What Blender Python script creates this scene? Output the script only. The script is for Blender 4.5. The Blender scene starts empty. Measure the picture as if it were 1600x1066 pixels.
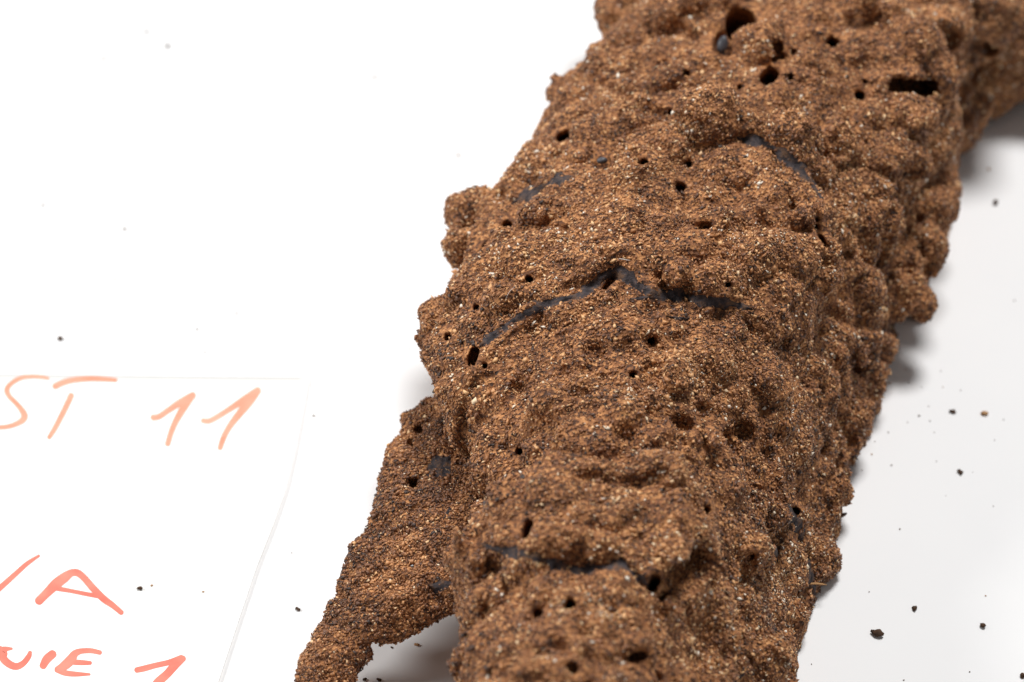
import bpy, math, numpy as np, openvdb
from mathutils import Vector
from mathutils.bvhtree import BVHTree

# ------------------------------------------------------------------ camera, light, exposure
S = bpy.context.scene
COL = S.collection
MM = 0.001                                   # everything is modelled in millimetres and scaled to metres
ELEV = math.radians(42.0)                    # camera looks down by this angle
FOCAL, DIST, FPX = 85.0, 378.0, 85.0 / 36.0 * 1600.0
FWD = np.array([0.0, math.cos(ELEV), -math.sin(ELEV)])
UPV = np.array([0.0, math.sin(ELEV), math.cos(ELEV)])
RGT = np.array([1.0, 0.0, 0.0])
CAM = np.array([0.0, 0.0, 34.7]) - DIST * FWD

cd = bpy.data.cameras.new('camera')
cam = bpy.data.objects.new('camera', cd)
COL.objects.link(cam)
cam.location = Vector(CAM * MM)
cam.rotation_euler = (math.pi / 2 - ELEV, 0, 0)
cd.lens, cd.sensor_width = FOCAL, 36.0
cd.clip_start, cd.clip_end = 0.01, 20.0
cd.dof.use_dof = True
cd.dof.focus_distance = (DIST - 7.0) * MM
cd.dof.aperture_fstop = 18.0
cd.dof.aperture_blades = 9
S.camera = cam

W = bpy.data.worlds.new('World')
S.world = W
W.use_nodes = True
bg = W.node_tree.nodes['Background']
bg.inputs['Color'].default_value = (0.97, 0.985, 1.0, 1)
bg.inputs['Strength'].default_value = 0.19

def area(name, loc, target, size, power, col=(1, 1, 1)):
    l = bpy.data.lights.new(name, 'AREA')
    l.shape, l.size, l.energy, l.color = 'DISK', size, power, col
    o = bpy.data.objects.new(name, l)
    COL.objects.link(o)
    o.location = loc
    o.rotation_euler = (Vector(target) - Vector(loc)).to_track_quat('-Z', 'Y').to_euler()
    return o
area('studio_lamp', (0.20, 0.33, 0.91), (0.02, 0.03, 0.02), 0.28, 9.0, (1.0, 0.99, 0.98))
area('studio_lamp', (-0.76, 0.10, 0.58), (0.02, 0.03, 0.02), 0.34, 6.6, (1.0, 0.995, 0.985))

S.view_settings.view_transform = 'Standard'
S.view_settings.look = 'None'
S.view_settings.exposure = 0.05
S.view_settings.gamma = 1.0

# ------------------------------------------------------------------ helpers
rng = np.random.default_rng(11)

def proj(P):
    """millimetre points -> photograph pixels (1600 wide)"""
    P = np.atleast_2d(P) - CAM
    z = P @ FWD
    return np.stack([800 + FPX * (P @ RGT) / z, 533 - FPX * (P @ UPV) / z], 1)

def ray(px, py):
    d = FWD + RGT * (px - 800) / FPX + UPV * (533 - py) / FPX
    return d / np.linalg.norm(d)

def at(px, py, z=0.0):
    """the point at height z (mm) that the photograph shows at px, py"""
    d = ray(px, py)
    return CAM + d * ((z - CAM[2]) / d[2])

def row_of(y, z):
    return proj(np.array([[0, y, z]]))[0, 1]

def x_at(px, y, z):
    dep = (np.array([0, y, z]) - CAM) @ FWD
    return (px - 800) * dep / FPX

LAT = np.random.default_rng(5).random((48, 48, 48)).astype(np.float32) * 2 - 1
def noise(P, scale, off=0.0):
    """smooth value noise in -1..1, feature size = scale mm"""
    q = (P / scale + off).astype(np.float32)
    i = np.floor(q).astype(np.int32)
    f = q - i
    f = f * f * f * (f * (f * 6 - 15) + 10)
    i %= 48
    j = (i + 1) % 48
    x0, y0, z0, x1, y1, z1 = i[:, 0], i[:, 1], i[:, 2], j[:, 0], j[:, 1], j[:, 2]
    fx, fy, fz = f[:, 0], f[:, 1], f[:, 2]
    a = LAT[x0, y0, z0] * (1 - fx) + LAT[x1, y0, z0] * fx
    b = LAT[x0, y1, z0] * (1 - fx) + LAT[x1, y1, z0] * fx
    c = LAT[x0, y0, z1] * (1 - fx) + LAT[x1, y0, z1] * fx
    d = LAT[x0, y1, z1] * (1 - fx) + LAT[x1, y1, z1] * fx
    return (a * (1 - fy) + b * fy) * (1 - fz) + (c * (1 - fy) + d * fy) * fz

def cells(P, scale, off=0.0):
    """distance to the nearest of jittered cell points (0 at the point, ~1 at the borders)"""
    q = (P / scale + off).astype(np.float32)
    i0 = np.floor(q).astype(np.int32)
    best = np.full(len(P), 9.0, np.float32)
    for dx in (-1, 0, 1):
        for dy in (-1, 0, 1):
            for dz in (-1, 0, 1):
                c = i0 + np.array([dx, dy, dz], np.int32)
                m = c % 48
                jx = LAT[m[:, 0], m[:, 1], m[:, 2]]
                jy = LAT[m[:, 1], m[:, 2], m[:, 0]]
                jz = LAT[m[:, 2], m[:, 0], m[:, 1]]
                d2 = (c[:, 0] + .5 + .42 * jx - q[:, 0]) ** 2 + (c[:, 1] + .5 + .42 * jy - q[:, 1]) ** 2 + (c[:, 2] + .5 + .42 * jz - q[:, 2]) ** 2
                np.minimum(best, d2, out=best)
    return np.sqrt(best)

def mesh_np(name, V, F, mat, parent=None, smooth=True, attr=None):
    """V in mm (n,3), F (m,k) equal-sided faces -> ONE mesh object"""
    me = bpy.data.meshes.new(name)
    V = np.asarray(V, np.float32) * MM
    F = np.asarray(F, np.int32)
    k = F.shape[1]
    me.vertices.add(len(V)); me.vertices.foreach_set('co', V.ravel())
    me.loops.add(F.size); me.loops.foreach_set('vertex_index', F.ravel())
    me.polygons.add(len(F))
    me.polygons.foreach_set('loop_start', np.arange(0, F.size, k, dtype=np.int32))
    me.update(calc_edges=True)
    if smooth: me.shade_smooth()
    if attr is not None:
        a = me.attributes.new('tint', 'FLOAT', 'POINT')
        a.data.foreach_set('value', np.asarray(attr, np.float32))
    me.materials.append(mat)
    o = bpy.data.objects.new(name, me)
    COL.objects.link(o)
    if parent: o.parent = parent
    return o

def tag(o, label=None, cat=None, group=None, kind=None):
    for k, v in (('label', label), ('category', cat), ('group', group), ('kind', kind)):
        if v: o[k] = v
    return o

def empty(name):
    o = bpy.data.objects.new(name, None)
    COL.objects.link(o)
    o.empty_display_size = 0.02
    return o

def vnormals(V, F):
    n = np.zeros_like(V)
    if F.shape[1] == 4:
        fn = np.cross(V[F[:, 2]] - V[F[:, 0]], V[F[:, 3]] - V[F[:, 1]])
    else:
        fn = np.cross(V[F[:, 1]] - V[F[:, 0]], V[F[:, 2]] - V[F[:, 0]])
    for c in range(F.shape[1]): np.add.at(n, F[:, c], fn)
    return n / np.maximum(np.linalg.norm(n, axis=1, keepdims=True), 1e-9)

# ------------------------------------------------------------------ materials
def new_mat(name):
    m = bpy.data.materials.new(name); m.use_nodes = True
    nt = m.node_tree
    return m, nt, nt.nodes['Principled BSDF'], nt.nodes.new, nt.links.new

WOOD = [(0.0, (.040, .025, .020)), (.16, (.115, .051, .028)), (.42, (.275, .114, .047)), (.70, (.56, .264, .105)),
        (.90, (.79, .47, .22)), (.96, (.84, .63, .39)), (1.0, (.87, .78, .65))]
def ramp(N, stops):
    r = N('ShaderNodeValToRGB')
    e = r.color_ramp.elements
    while len(e) < len(stops): e.new(.5)
    for i, (p, c) in enumerate(stops):
        e[i].position = p; e[i].color = (*c, 1)
    return r

def mat_chips():
    m, nt, b, N, L = new_mat('chewed_wood_chips')
    a = N('ShaderNodeAttribute'); a.attribute_name = 'tint'
    r = ramp(N, WOOD)
    L(a.outputs['Fac'], r.inputs[0]); L(r.outputs[0], b.inputs['Base Color'])
    b.inputs['Roughness'].default_value = .48
    b.inputs['Specular IOR Level'].default_value = .5
    return m

def mat_body():
    m, nt, b, N, L = new_mat('nest_carton')
    tc = N('ShaderNodeTexCoord')
    v = N('ShaderNodeTexVoronoi'); v.inputs['Scale'].default_value = 2200
    L(tc.outputs['Object'], v.inputs['Vector'])
    n = N('ShaderNodeTexNoise'); n.inputs['Scale'].default_value = 260; n.inputs['Detail'].default_value = 6
    L(tc.outputs['Object'], n.inputs['Vector'])
    sep = N('ShaderNodeSeparateColor'); L(v.outputs['Color'], sep.inputs[0])
    mx = N('ShaderNodeMath'); mx.operation = 'MULTIPLY_ADD'
    L(sep.outputs[0], mx.inputs[0]); mx.inputs[1].default_value = .62
    sc = N('ShaderNodeMath'); sc.operation = 'MULTIPLY_ADD'; sc.inputs[1].default_value = .6; sc.inputs[2].default_value = -.24
    L(n.outputs['Fac'], sc.inputs[0]); L(sc.outputs[0], mx.inputs[2])
    r = ramp(N, WOOD); L(mx.outputs[0], r.inputs[0]); L(r.outputs[0], b.inputs['Base Color'])
    bp = N('ShaderNodeBump'); bp.inputs['Strength'].default_value = .7; bp.inputs['Distance'].default_value = .0003
    L(v.outputs['Distance'], bp.inputs['Height']); L(bp.outputs[0], b.inputs['Normal'])
    b.inputs['Roughness'].default_value = .8
    b.inputs['Specular IOR Level'].default_value = .25
    return m

def mat_membrane():
    m, nt, b, N, L = new_mat('dark_membrane')
    tc = N('ShaderNodeTexCoord')
    n = N('ShaderNodeTexNoise'); n.inputs['Scale'].default_value = 900; n.inputs['Detail'].default_value = 7
    L(tc.outputs['Object'], n.inputs['Vector'])
    r = ramp(N, [(.30, (.022, .018, .019)), (.50, (.058, .048, .051)), (.66, (.14, .080, .050))])
    L(n.outputs['Fac'], r.inputs[0]); L(r.outputs[0], b.inputs['Base Color'])
    bp = N('ShaderNodeBump'); bp.inputs['Strength'].default_value = 1.0; bp.inputs['Distance'].default_value = .0006
    L(n.outputs['Fac'], bp.inputs['Height']); L(bp.outputs[0], b.inputs['Normal'])
    b.inputs['Roughness'].default_value = .85
    b.inputs['Specular IOR Level'].default_value = .2
    return m

def mat_simple(name, base, var, scale, rough=.6, bump=0.0):
    m, nt, b, N, L = new_mat(name)
    tc = N('ShaderNodeTexCoord')
    n = N('ShaderNodeTexNoise'); n.inputs['Scale'].default_value = scale; n.inputs['Detail'].default_value = 4
    L(tc.outputs['Object'], n.inputs['Vector'])
    r = ramp(N, [(.3, base), (.7, var)])
    L(n.outputs['Fac'], r.inputs[0]); L(r.outputs[0], b.inputs['Base Color'])
    if bump:
        bp = N('ShaderNodeBump'); bp.inputs['Strength'].default_value = .3; bp.inputs['Distance'].default_value = bump
        L(n.outputs['Fac'], bp.inputs['Height']); L(bp.outputs[0], b.inputs['Normal'])
    b.inputs['Roughness'].default_value = rough
    b.inputs['Specular IOR Level'].default_value = .25
    return m

M_CHIP, M_BODY, M_MEMB = mat_chips(), mat_body(), mat_membrane()
M_TABLE = mat_simple('white_tabletop', (.795, .795, .80), (.815, .815, .815), 30, .55)
M_PAPER = mat_simple('white_paper', (.88, .88, .86), (.90, .90, .88), 300, .8, .00004)
M_INK = mat_simple('red_marker_ink', (.66, .17, .125), (.82, .27, .20), 240, .7)
M_INK_DRY = mat_simple('drying_marker_ink', (.76, .30, .20), (.86, .40, .29), 200, .7)
M_CRUMB = mat_simple('crumb_brown', (.035, .022, .015), (.11, .055, .028), 900, .8)
M_DUST = mat_simple('crumb_dust', (.09, .06, .04), (.22, .14, .085), 900, .8)
M_TAN = mat_simple('crumb_tan', (.36, .19, .09), (.50, .30, .15), 900, .8)
M_SPLINT = mat_simple('straw_splinter', (.42, .22, .09), (.62, .36, .16), 900, .7)
M_HAIR = mat_simple('pale_fibre', (.62, .56, .50), (.8, .76, .7), 900, .6)

# ------------------------------------------------------------------ setting: the white table top
TT = 900
tab = mesh_np('tabletop', np.array([(-TT, -TT, 0), (TT, -TT, 0), (TT, TT, 0), (-TT, TT, 0), (-TT, -TT, -20), (TT, -TT, -20), (TT, TT, -20), (-TT, TT, -20)], float),
              np.array([(0, 1, 2, 3), (7, 6, 5, 4), (0, 4, 5, 1), (1, 5, 6, 2), (2, 6, 7, 3), (3, 7, 4, 0)]), M_TABLE, smooth=False)
tag(tab, 'smooth white table top under the nest and the paper label', kind='structure')

# ------------------------------------------------------------------ the nest: base form from cross-sections
L_EDGE = [(-400, 1000), (-200, 960), (-60, 935), (30, 952), (75, 935), (105, 930), (130, 892), (165, 885), (235, 850), (290, 800), (340, 758),
          (390, 735), (430, 724), (490, 702), (560, 702), (600, 712), (650, 722), (700, 745), (780, 765), (850, 772), (900, 752), (960, 738), (1066, 726), (1200, 715), (1400, 700), (1700, 700)]
R_EDGE = [(-200, 1520), (0, 1500), (200, 1497), (330, 1488), (400, 1465), (470, 1428), (520, 1402), (600, 1384), (720, 1338), (800, 1320), (860, 1298), (920, 1272), (980, 1256), (1066, 1244), (1200, 1232), (1500, 1220), (1900, 1220)]
CREST = [(-300, 1500), (-100, 1500), (60, 1485), (180, 1420), (320, 1310), (450, 1225), (600, 1135), (750, 1108), (870, 1085), (940, 1035), (1066, 1030), (1200, 1030), (1500, 1030)]
ZTOP = [(-300, 44), (-100, 45), (100, 44), (300, 42), (500, 41), (700, 39), (900, 38), (1066, 37.5), (1300, 36)]
def lerp(tab, r):
    a = np.array(tab, float); return np.interp(r, a[:, 0], a[:, 1])

def catmull(P, n):
    P = np.array(P); Q = np.vstack([2 * P[0] - P[1], P, 2 * P[-1] - P[-2]])
    out = []
    for i in range(1, len(Q) - 2):
        for t in np.linspace(0, 1, n, endpoint=False):
            a, b, c, d = Q[i - 1], Q[i], Q[i + 1], Q[i + 2]
            out.append(.5 * (2 * b + (c - a) * t + (2 * a - 5 * b + 4 * c - d) * t * t + (3 * b - a - 3 * c + d) * t ** 3))
    out.append(P[-1]); return np.array(out)

secs = []
for r in np.arange(-230, 1260, 25):
    zt = lerp(ZTOP, r); xc_px = lerp(CREST, r)
    Y = at(xc_px, r, zt)[1]
    zl = .62 * zt
    xl = x_at(lerp(L_EDGE, row_of(Y, zl)), Y, zl)
    xc = x_at(xc_px, Y, zt)
    xb = x_at(lerp(R_EDGE, row_of(Y, 2)), Y, 2)
    xb = max(xb, xc + 1.0)
    ctl = [(xl + 9, .5), (xl + 4, .32 * zt), (xl + .6, zl), (xl + 4.2, .84 * zt), (xl + (xc - xl) * .36, zt + .6), (xl + (xc - xl) * .68, zt + 1.2),
           (xc - .5, .90 * zt), (xc + (xb - xc) * .42, .62 * zt), (xc + (xb - xc) * .78, .27 * zt), (xb, .5)]
    c = catmull(ctl, 6)
    n = 10
    bot = np.stack([np.linspace(c[-1, 0], c[0, 0], n + 2)[1:-1], np.full(n, .5)], 1)
    c = np.vstack([c, bot])
    secs.append(np.column_stack([c[:, 0], np.full(len(c), Y), c[:, 1]]))
secs = np.array(secs)
ns, nc = secs.shape[:2]
BV = secs.reshape(-1, 3)
idx = np.arange(ns * nc).reshape(ns, nc)
q = np.stack([idx[:-1], np.roll(idx, -1, 1)[:-1], np.roll(idx, -1, 1)[1:], idx[1:]], -1).reshape(-1, 4)
tri = np.vstack([q[:, [0, 1, 2]], q[:, [0, 2, 3]]])
c0, c1 = len(BV), len(BV) + 1
BV = np.vstack([BV, secs[0].mean(0), secs[-1].mean(0)])
nx = np.roll(np.arange(nc), -1)
tri = np.vstack([tri, np.stack([np.full(nc, c0), idx[0][nx], idx[0]], 1), np.stack([np.full(nc, c1), idx[-1], idx[-1][nx]], 1)])
# outward orientation
vol = np.einsum('ij,ij->i', BV[tri[:, 0]], np.cross(BV[tri[:, 1]], BV[tri[:, 2]])).sum()
if vol < 0: tri = tri[:, ::-1]
bvh0 = BVHTree.FromPolygons(BV.tolist(), tri.tolist())
def hit(px, py, bvh=None):
    d = ray(px, py)
    p, n, i, t = (bvh or bvh0).ray_cast(Vector(CAM), Vector(d))
    if p is None: return None, None
    p, n = np.array(p), np.array(n)
    if n @ d > 0: n = -n
    return p, n

VOX = 0.45
class Field:
    """signed distance field on a dense grid, negative inside"""
    def __init__(self, V, T, lo, hi, band=14):
        tr = openvdb.createLinearTransform(voxelSize=VOX)
        g = openvdb.FloatGrid.createLevelSetFromPolygons(np.asarray(V, np.float32), triangles=np.asarray(T, np.uint32), transform=tr, halfWidth=band)
        self.lo = np.floor(np.array(lo) / VOX).astype(int)
        self.n = np.ceil((np.array(hi) - np.array(lo)) / VOX).astype(int) + 1
        self.a = np.zeros(self.n, np.float32)
        g.copyToArray(self.a, ijk=tuple(int(v) for v in self.lo))
        self.band = band * VOX
    def box(self, c, r):
        a = np.clip(np.floor((np.array(c) - r) / VOX).astype(int) - self.lo, 0, self.n - 1)
        b = np.clip(np.ceil((np.array(c) + r) / VOX).astype(int) - self.lo + 1, 1, self.n)
        sl = tuple(slice(x, y) for x, y in zip(a, b))
        ax = [(np.arange(s.start, s.stop) + self.lo[k]) * VOX for k, s in enumerate(sl)]
        return sl, ax
    def add(self, c, r, k=2.0, sq=(1, 1, 1)):
        """smooth union with an ellipsoid"""
        R = max(np.array(sq)) * r
        sl, (x, y, z) = self.box(c, R + k + 1)
        d = np.sqrt(((x - c[0]) / sq[0])[:, None, None] ** 2 + ((y - c[1]) / sq[1])[None, :, None] ** 2 + ((z - c[2]) / sq[2])[None, None, :] ** 2) - r
        a = self.a[sl]
        h = np.clip(.5 + .5 * (a - d) / k, 0, 1)
        self.a[sl] = a * (1 - h) + d * h - k * h * (1 - h)
    def cut(self, p, q, r, k=.5):
        """smooth subtraction of a capsule p-q"""
        p, q = np.array(p), np.array(q)
        sl, (x, y, z) = self.box((p + q) / 2, np.linalg.norm(q - p) / 2 + r + k + 1)
        X, Y, Z = np.meshgrid(x, y, z, indexing='ij')
        P = np.stack([X, Y, Z], -1) - p
        v = q - p
        t = np.clip(P @ v / max(v @ v, 1e-9), 0, 1)
        d = np.linalg.norm(P - t[..., None] * v, axis=-1) - r
        a = self.a[sl]
        h = np.clip(.5 - .5 * (a + d) / k, 0, 1)
        self.a[sl] = a * (1 - h) - d * h + k * h * (1 - h)
    def near(self, w):
        I = np.nonzero(np.abs(self.a) < w)
        P = (np.stack(I, 1) + self.lo) * VOX
        return I, P
    def mesh(self):
        tr = openvdb.createLinearTransform(voxelSize=VOX)
        g = openvdb.FloatGrid(4.0); g.transform = tr
        g.copyFromArray(np.clip(self.a, -4.0, 4.0), ijk=tuple(int(v) for v in self.lo))
        V, F = g.convertToQuads(0.0)
        F = F[:, ::-1]
        c = V.mean(0)
        v = np.einsum('ij,ij->i', V[F[:, 0]] - c, np.cross(V[F[:, 1]] - c, V[F[:, 2]] - c)).sum()
        if v < 0: F = F[:, ::-1]
        return V.astype(np.float64), F.astype(np.int64)

lo = BV.min(0) - 8; hi = BV.max(0) + np.array([8, 8, 8]); hi[0] += 32; lo[2] = -3
fld = Field(BV, tri, lo, hi)

def mmpx(p):                                # size of one photograph pixel at p, in mm
    return ((np.array(p) - CAM) @ FWD) / FPX

# the second mass behind, low on the far right
for px, py, z, r, sq in ((1592, 22, 14, 14.5, (1, 1.3, 1)), (1530, 95, 8, 9.5, (.9, 1.2, 1)), (1490, 185, 7, 6.5, (.8, 1.2, 1)), (1660, -40, 14, 15, (1, 1.2, .9)), (1500, -10, 30, 12, (1, 1, 1))):
    fld.add(at(px, py, z), r, 3.0, sq)

# layers: plan-view patches that stand proud of the layer below
gx = (np.arange(fld.n[0]) + fld.lo[0]) * VOX
gy = (np.arange(fld.n[1]) + fld.lo[1]) * VOX
GX, GY = np.meshgrid(gx, gy, indexing='ij')
def patch(poly, z, ramp_w, wob=1.0):
    """1 inside the outline, falling to 0 over ramp_w mm; outline wobbles a little"""
    P = np.array([at(a, b, z)[:2] for a, b in poly])
    wx = GX + wob * noise(np.stack([GX.ravel(), GY.ravel(), np.zeros(GX.size)], 1), 3.0, 3.3).reshape(GX.shape)
    wy = GY + wob * noise(np.stack([GX.ravel(), GY.ravel(), np.zeros(GX.size)], 1), 3.0, 9.1).reshape(GX.shape)
    d = np.full(GX.shape, 1e9); ins = np.zeros(GX.shape, bool)
    for i in range(len(P)):
        a, b = P[i], P[(i + 1) % len(P)]
        v = b - a
        t = np.clip(((wx - a[0]) * v[0] + (wy - a[1]) * v[1]) / (v @ v), 0, 1)
        d = np.minimum(d, (wx - a[0] - t * v[0]) ** 2 + (wy - a[1] - t * v[1]) ** 2)
        ins ^= ((a[1] > wy) != (b[1] > wy)) & (wx < (b[0] - a[0]) * (wy - a[1]) / (b[1] - a[1] + 1e-12) + a[0])
    d = np.sqrt(d); d[~ins] *= -1
    t = np.clip(d / ramp_w + .5, 0, 1)
    return (t * t * (3 - 2 * t)).astype(np.float32)
LOBE_A = [(700, 560), (750, 540), (800, 505), (870, 468), (930, 445), (960, 425), (1010, 445), (1080, 465), (1140, 475), (1200, 480), (1265, 445), (1305, 370), (1288, 310), (1240, 250),
          (1160, 215), (1000, 235), (890, 275), (830, 305), (740, 380), (640, 470), (640, 560)]
LOBE_B = [(752, 853), (820, 866), (900, 888), (968, 882), (1010, 912), (1030, 930), (1062, 905), (1108, 868), (1124, 800), (1112, 762), (1050, 748), (960, 756), (880, 742), (830, 722), (770, 690), (730, 690), (690, 780), (700, 840)]
LOBE_C = [(640, 905), (752, 868), (820, 880), (900, 902), (968, 897), (1008, 930), (1036, 960), (1048, 1060), (1050, 1300), (600, 1300)]
lift = 2.8 * patch(LOBE_A, 42, 1.6) + 4.2 * patch(LOBE_B, 40, 1.6) + 2.0 * patch(LOBE_C, 38, 1.6)
zz = (np.arange(fld.n[2]) + fld.lo[2]) * VOX
zw = np.clip((zz - 14) / 16, 0, 1).astype(np.float32)
fld.a -= lift[:, :, None] * zw[None, None, :]

# general roughness of the carton
I, P = fld.near(4.2)
w = .55 + .45 * np.clip((P[:, 2] - 4) / 8, 0, 1)
wp = P + 1.3 * np.stack([noise(P, 3.0, 1.1), noise(P, 3.0, 5.3), noise(P, 3.0, 9.9)], 1)
nz = 1.5 * noise(P, 15.0) + .8 * noise(P, 7.0, 4.7)
nz += 2.6 * (.38 - cells(wp, 8.5, 7.7) ** 2) * np.clip(.62 + .9 * noise(P, 16.0, 3.9), .12, 1.2)
fld.a[I] -= (nz * w * .95).astype(np.float32)

def refit():
    global bvh0
    v, f = fld.mesh()
    bvh0 = BVHTree.FromPolygons(v.tolist(), f.tolist())
refit()

# lumps: (px, py, radius px, how far proud px)
LUMPS = [ (1170, 400, 46, 10), (1225, 395, 42, 12),
         (1190, 300, 40, 6), (1365, 340, 40, 16), (1420, 250, 44, 12), (1465, 300, 36, 14), (1460, 220, 36, 10), (1405, 400, 36, 12), (1395, 462, 44, 12), (1428, 472, 34, 14), (1350, 440, 50, 12), (1345, 390, 34, 10),
         (1380, 545, 28, 12), (1320, 520, 38, 8), (1290, 600, 50, 10), (1330, 640, 36, 8), (1250, 690, 44, 8), (1290, 750, 46, 10), (1200, 800, 38, 8), (1240, 800, 38, 8), (1280, 870, 36, 12), (1170, 860, 44, 10),
         (1120, 960, 50, 10), (1210, 960, 50, 8), (1200, 1040, 50, 10), (1110, 1040, 46, 8), (1170, 650, 30, 6), (1110, 560, 40, 8), (1040, 580, 46, 10), (900, 560, 50, 5), (820, 560, 40, 6), (760, 620, 44, 8), (870, 620, 60, 7), (960, 640, 48, 8),
         (1030, 730, 38, 14), (1010, 690, 28, 8), (790, 780, 46, 8), (780, 720, 38, 8), (880, 770, 42, 7), (970, 800, 44, 8), (1060, 800, 46, 9), (850, 850, 36, 7), (940, 860, 34, 8), (1050, 860, 40, 8), (905, 800, 30, 5), (930, 700, 44, 5),
         (780, 920, 40, 6), (860, 920, 36, 5), (960, 930, 40, 6), (760, 1000, 46, 6), (900, 1010, 50, 6), (990, 1010, 40, 7), (830, 1050, 40, 6),
         (920, 210, 36, 8), (900, 150, 34, 8), (960, 100, 50, 9), (990, 60, 36, 8), (1060, 130, 46, 8), (1120, 180, 50, 9), (1000, 170, 34, 8), (1200, 180, 46, 7), (1260, 100, 46, 8), (1330, 80, 40, 9), (1430, 70, 48, 14), (1470, 110, 34, 10), (1370, 180, 40, 9), (1420, 170, 34, 9),
         (1300, 220, 46, 7), (1120, 130, 34, 7), (1180, 70, 40, 8), (1130, 45, 26, 8), (1050, 20, 46, 8), (1270, 25, 44, 8), (1340, 20, 36, 10), (1400, 20, 36, 8), (960, 25, 36, 10), (860, 330, 44, 5), (940, 340, 50, 5), (1040, 350, 50, 6), (1100, 390, 46, 6), (1000, 400, 44, 4), (820, 400, 44, 5), (760, 450, 40, 5), (900, 400, 40, 4), (985, 285, 40, 8), (1130, 260, 44, 8), (1060, 230, 36, 6), (830, 260, 36, 7)]
KNOBS = [(727, 338, 29, 29), (753, 322, 30, 25), (722, 388, 28, 30), (703, 503, 28, 38), (702, 556, 27, 34), (897, 142, 33, 28), (948, 96, 34, 28), (1412, 466, 13, 36), (1428, 474, 12, 24), (1455, 325, 18, 37), (1460, 218, 26, 38), (1433, 396, 14, 34),
         (1376, 545, 7, 26), (1350, 600, 6, 34), (1318, 690, 5, 30), (1282, 795, 5, 30), (1256, 868, 4, 30), (1240, 960, 4, 24), (1462, 90, 36, 38), (1430, 60, 38, 34), (1368, 345, 27, 44), (1265, 342, 39.5, 44), (1200, 340, 42, 42)]
for px, py, z, rp in KNOBS:
    p = at(px, py, z)
    fld.add(p, rp * mmpx(p), .7, (1, 1.05, 1))
for px, py, rp, pr in LUMPS:
    p, n = hit(px, py)
    if p is not None: n = (n + .8 * np.array([0, 0, 1.0]) - .25 * ray(px, py)); n /= np.linalg.norm(n)
    if p is None: continue
    k = mmpx(p)
    r = rp * k
    fld.add(p + n * (min(pr * 2.2, rp * .9) * k - r), r, .5, (1 + .15 * rng.standard_normal(), 1 + .15 * rng.standard_normal(), 1))

# nodules scattered over the whole carton, crowded in some places and absent in others
gn = np.random.default_rng(77)
spots = []
refit()
for _ in range(2600):
    px, py = gn.uniform(600, 1640), gn.uniform(-70, 1130)
    if any((px - a) ** 2 + (py - b) ** 2 < (.85 * (c + 18)) ** 2 for a, b, c in spots): continue
    p, n = hit(px, py)
    if p is None or p[2] < 3 or n @ ray(px, py) > -.38: continue
    m = float(noise(p[None], 22.0, 5.2)[0])
    if gn.random() > .80 + .5 * m: continue
    rp = float(np.clip(27 * math.exp(.32 * gn.standard_normal()), 14, 46))
    if py < 480 or px > 1180: rp *= 1.15
    spots.append((px, py, rp))
    n = n + .35 * np.array([0, 0, 1.0]); n /= np.linalg.norm(n)
    k = mmpx(p); pr = rp * gn.uniform(.24, .56)
    fld.add(p + n * (pr - rp) * k, rp * k, .55, tuple(1 + .18 * gn.standard_normal(3)))
# finer knobbliness over everything built so far
I, P = fld.near(3.0)
w = .55 + .45 * np.clip((P[:, 2] - 4) / 8, 0, 1)
wp = P + 1.3 * np.stack([noise(P, 3.0, 1.1), noise(P, 3.0, 5.3), noise(P, 3.0, 9.9)], 1)
nz = .55 * noise(P, 4.6, 3.1)
nz += 1.5 * (.36 - cells(wp, 3.6, 2.3) ** 2) * np.clip(.55 + 1.0 * noise(P, 10.0, 6.9), .1, 1.2)
nz += .42 * noise(P, 2.3, 6.1) + .34 * noise(P, 1.3, 2.6) + .7 * np.clip(.28 - np.abs(noise(P, 4.0, 12.4)), -.5, 1) * -3.0 * (noise(P, 9.0, 8.8) > .25)
fld.a[I] -= (nz * w * .95).astype(np.float32)
refit()

# a notch in the far left outline
fld.cut(at(627, 508, 42), at(627, 508, 16), 3.2, .8)
# broken hollows under the layers: (px, py, radius px, depth px)
PITS = [(1070, 655, 24, 30), (1150, 690, 26, 28), (1160, 672, 16, 14), (1098, 886, 20, 40), (1075, 905, 18, 34), (1118, 905, 20, 12), (1052, 925, 14, 26), (1408, 300, 15, 20), (1345, 362, 16, 16), (1330, 350, 12, 12), (1500, 60, 16, 30), (1530, 75, 16, 30), (1480, 45, 16, 24), (1550, 85, 14, 24), (1410, 15, 16, 12),
        (985, 165, 12, 14), (1010, 172, 14, 12), (930, 545, 20, 7), (1300, 470, 12, 10), (1260, 480, 10, 9), (1290, 520, 14, 10), (1345, 575, 14, 16), (1170, 365, 12, 7), (1285, 700, 14, 9), (1205, 765, 10, 12), (1215, 780, 12, 12), (1300, 655, 12, 8),
        (1230, 540, 14, 8), (1262, 600, 12, 9), (1160, 1000, 16, 9), (1140, 1020, 16, 10), (1130, 480, 14, 8), (870, 240, 12, 6), (1060, 45, 16, 10), (1085, 55, 14, 8), (1330, 30, 14, 9), (1385, 95, 12, 9), (1300, 215, 14, 9), (1040, 740, 10, 8), (1020, 748, 12, 12), (920, 745, 10, 7), (985, 752, 10, 7),
        (880, 580, 16, 7), (810, 605, 14, 7), (700, 445, 18, 12), (780, 305, 14, 8), (915, 985, 14, 6), (900, 1045, 16, 8), (1000, 1030, 12, 8), (830, 965, 10, 6), (955, 1035, 14, 6), (1240, 870, 14, 10), (1255, 930, 14, 8), (1190, 900, 12, 8), (1100, 640, 14, 8), (1220, 470, 14, 8), (735, 820, 12, 9), (885, 835, 10, 7), (1000, 840, 10, 8), (1015, 870, 10, 8)]
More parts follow.
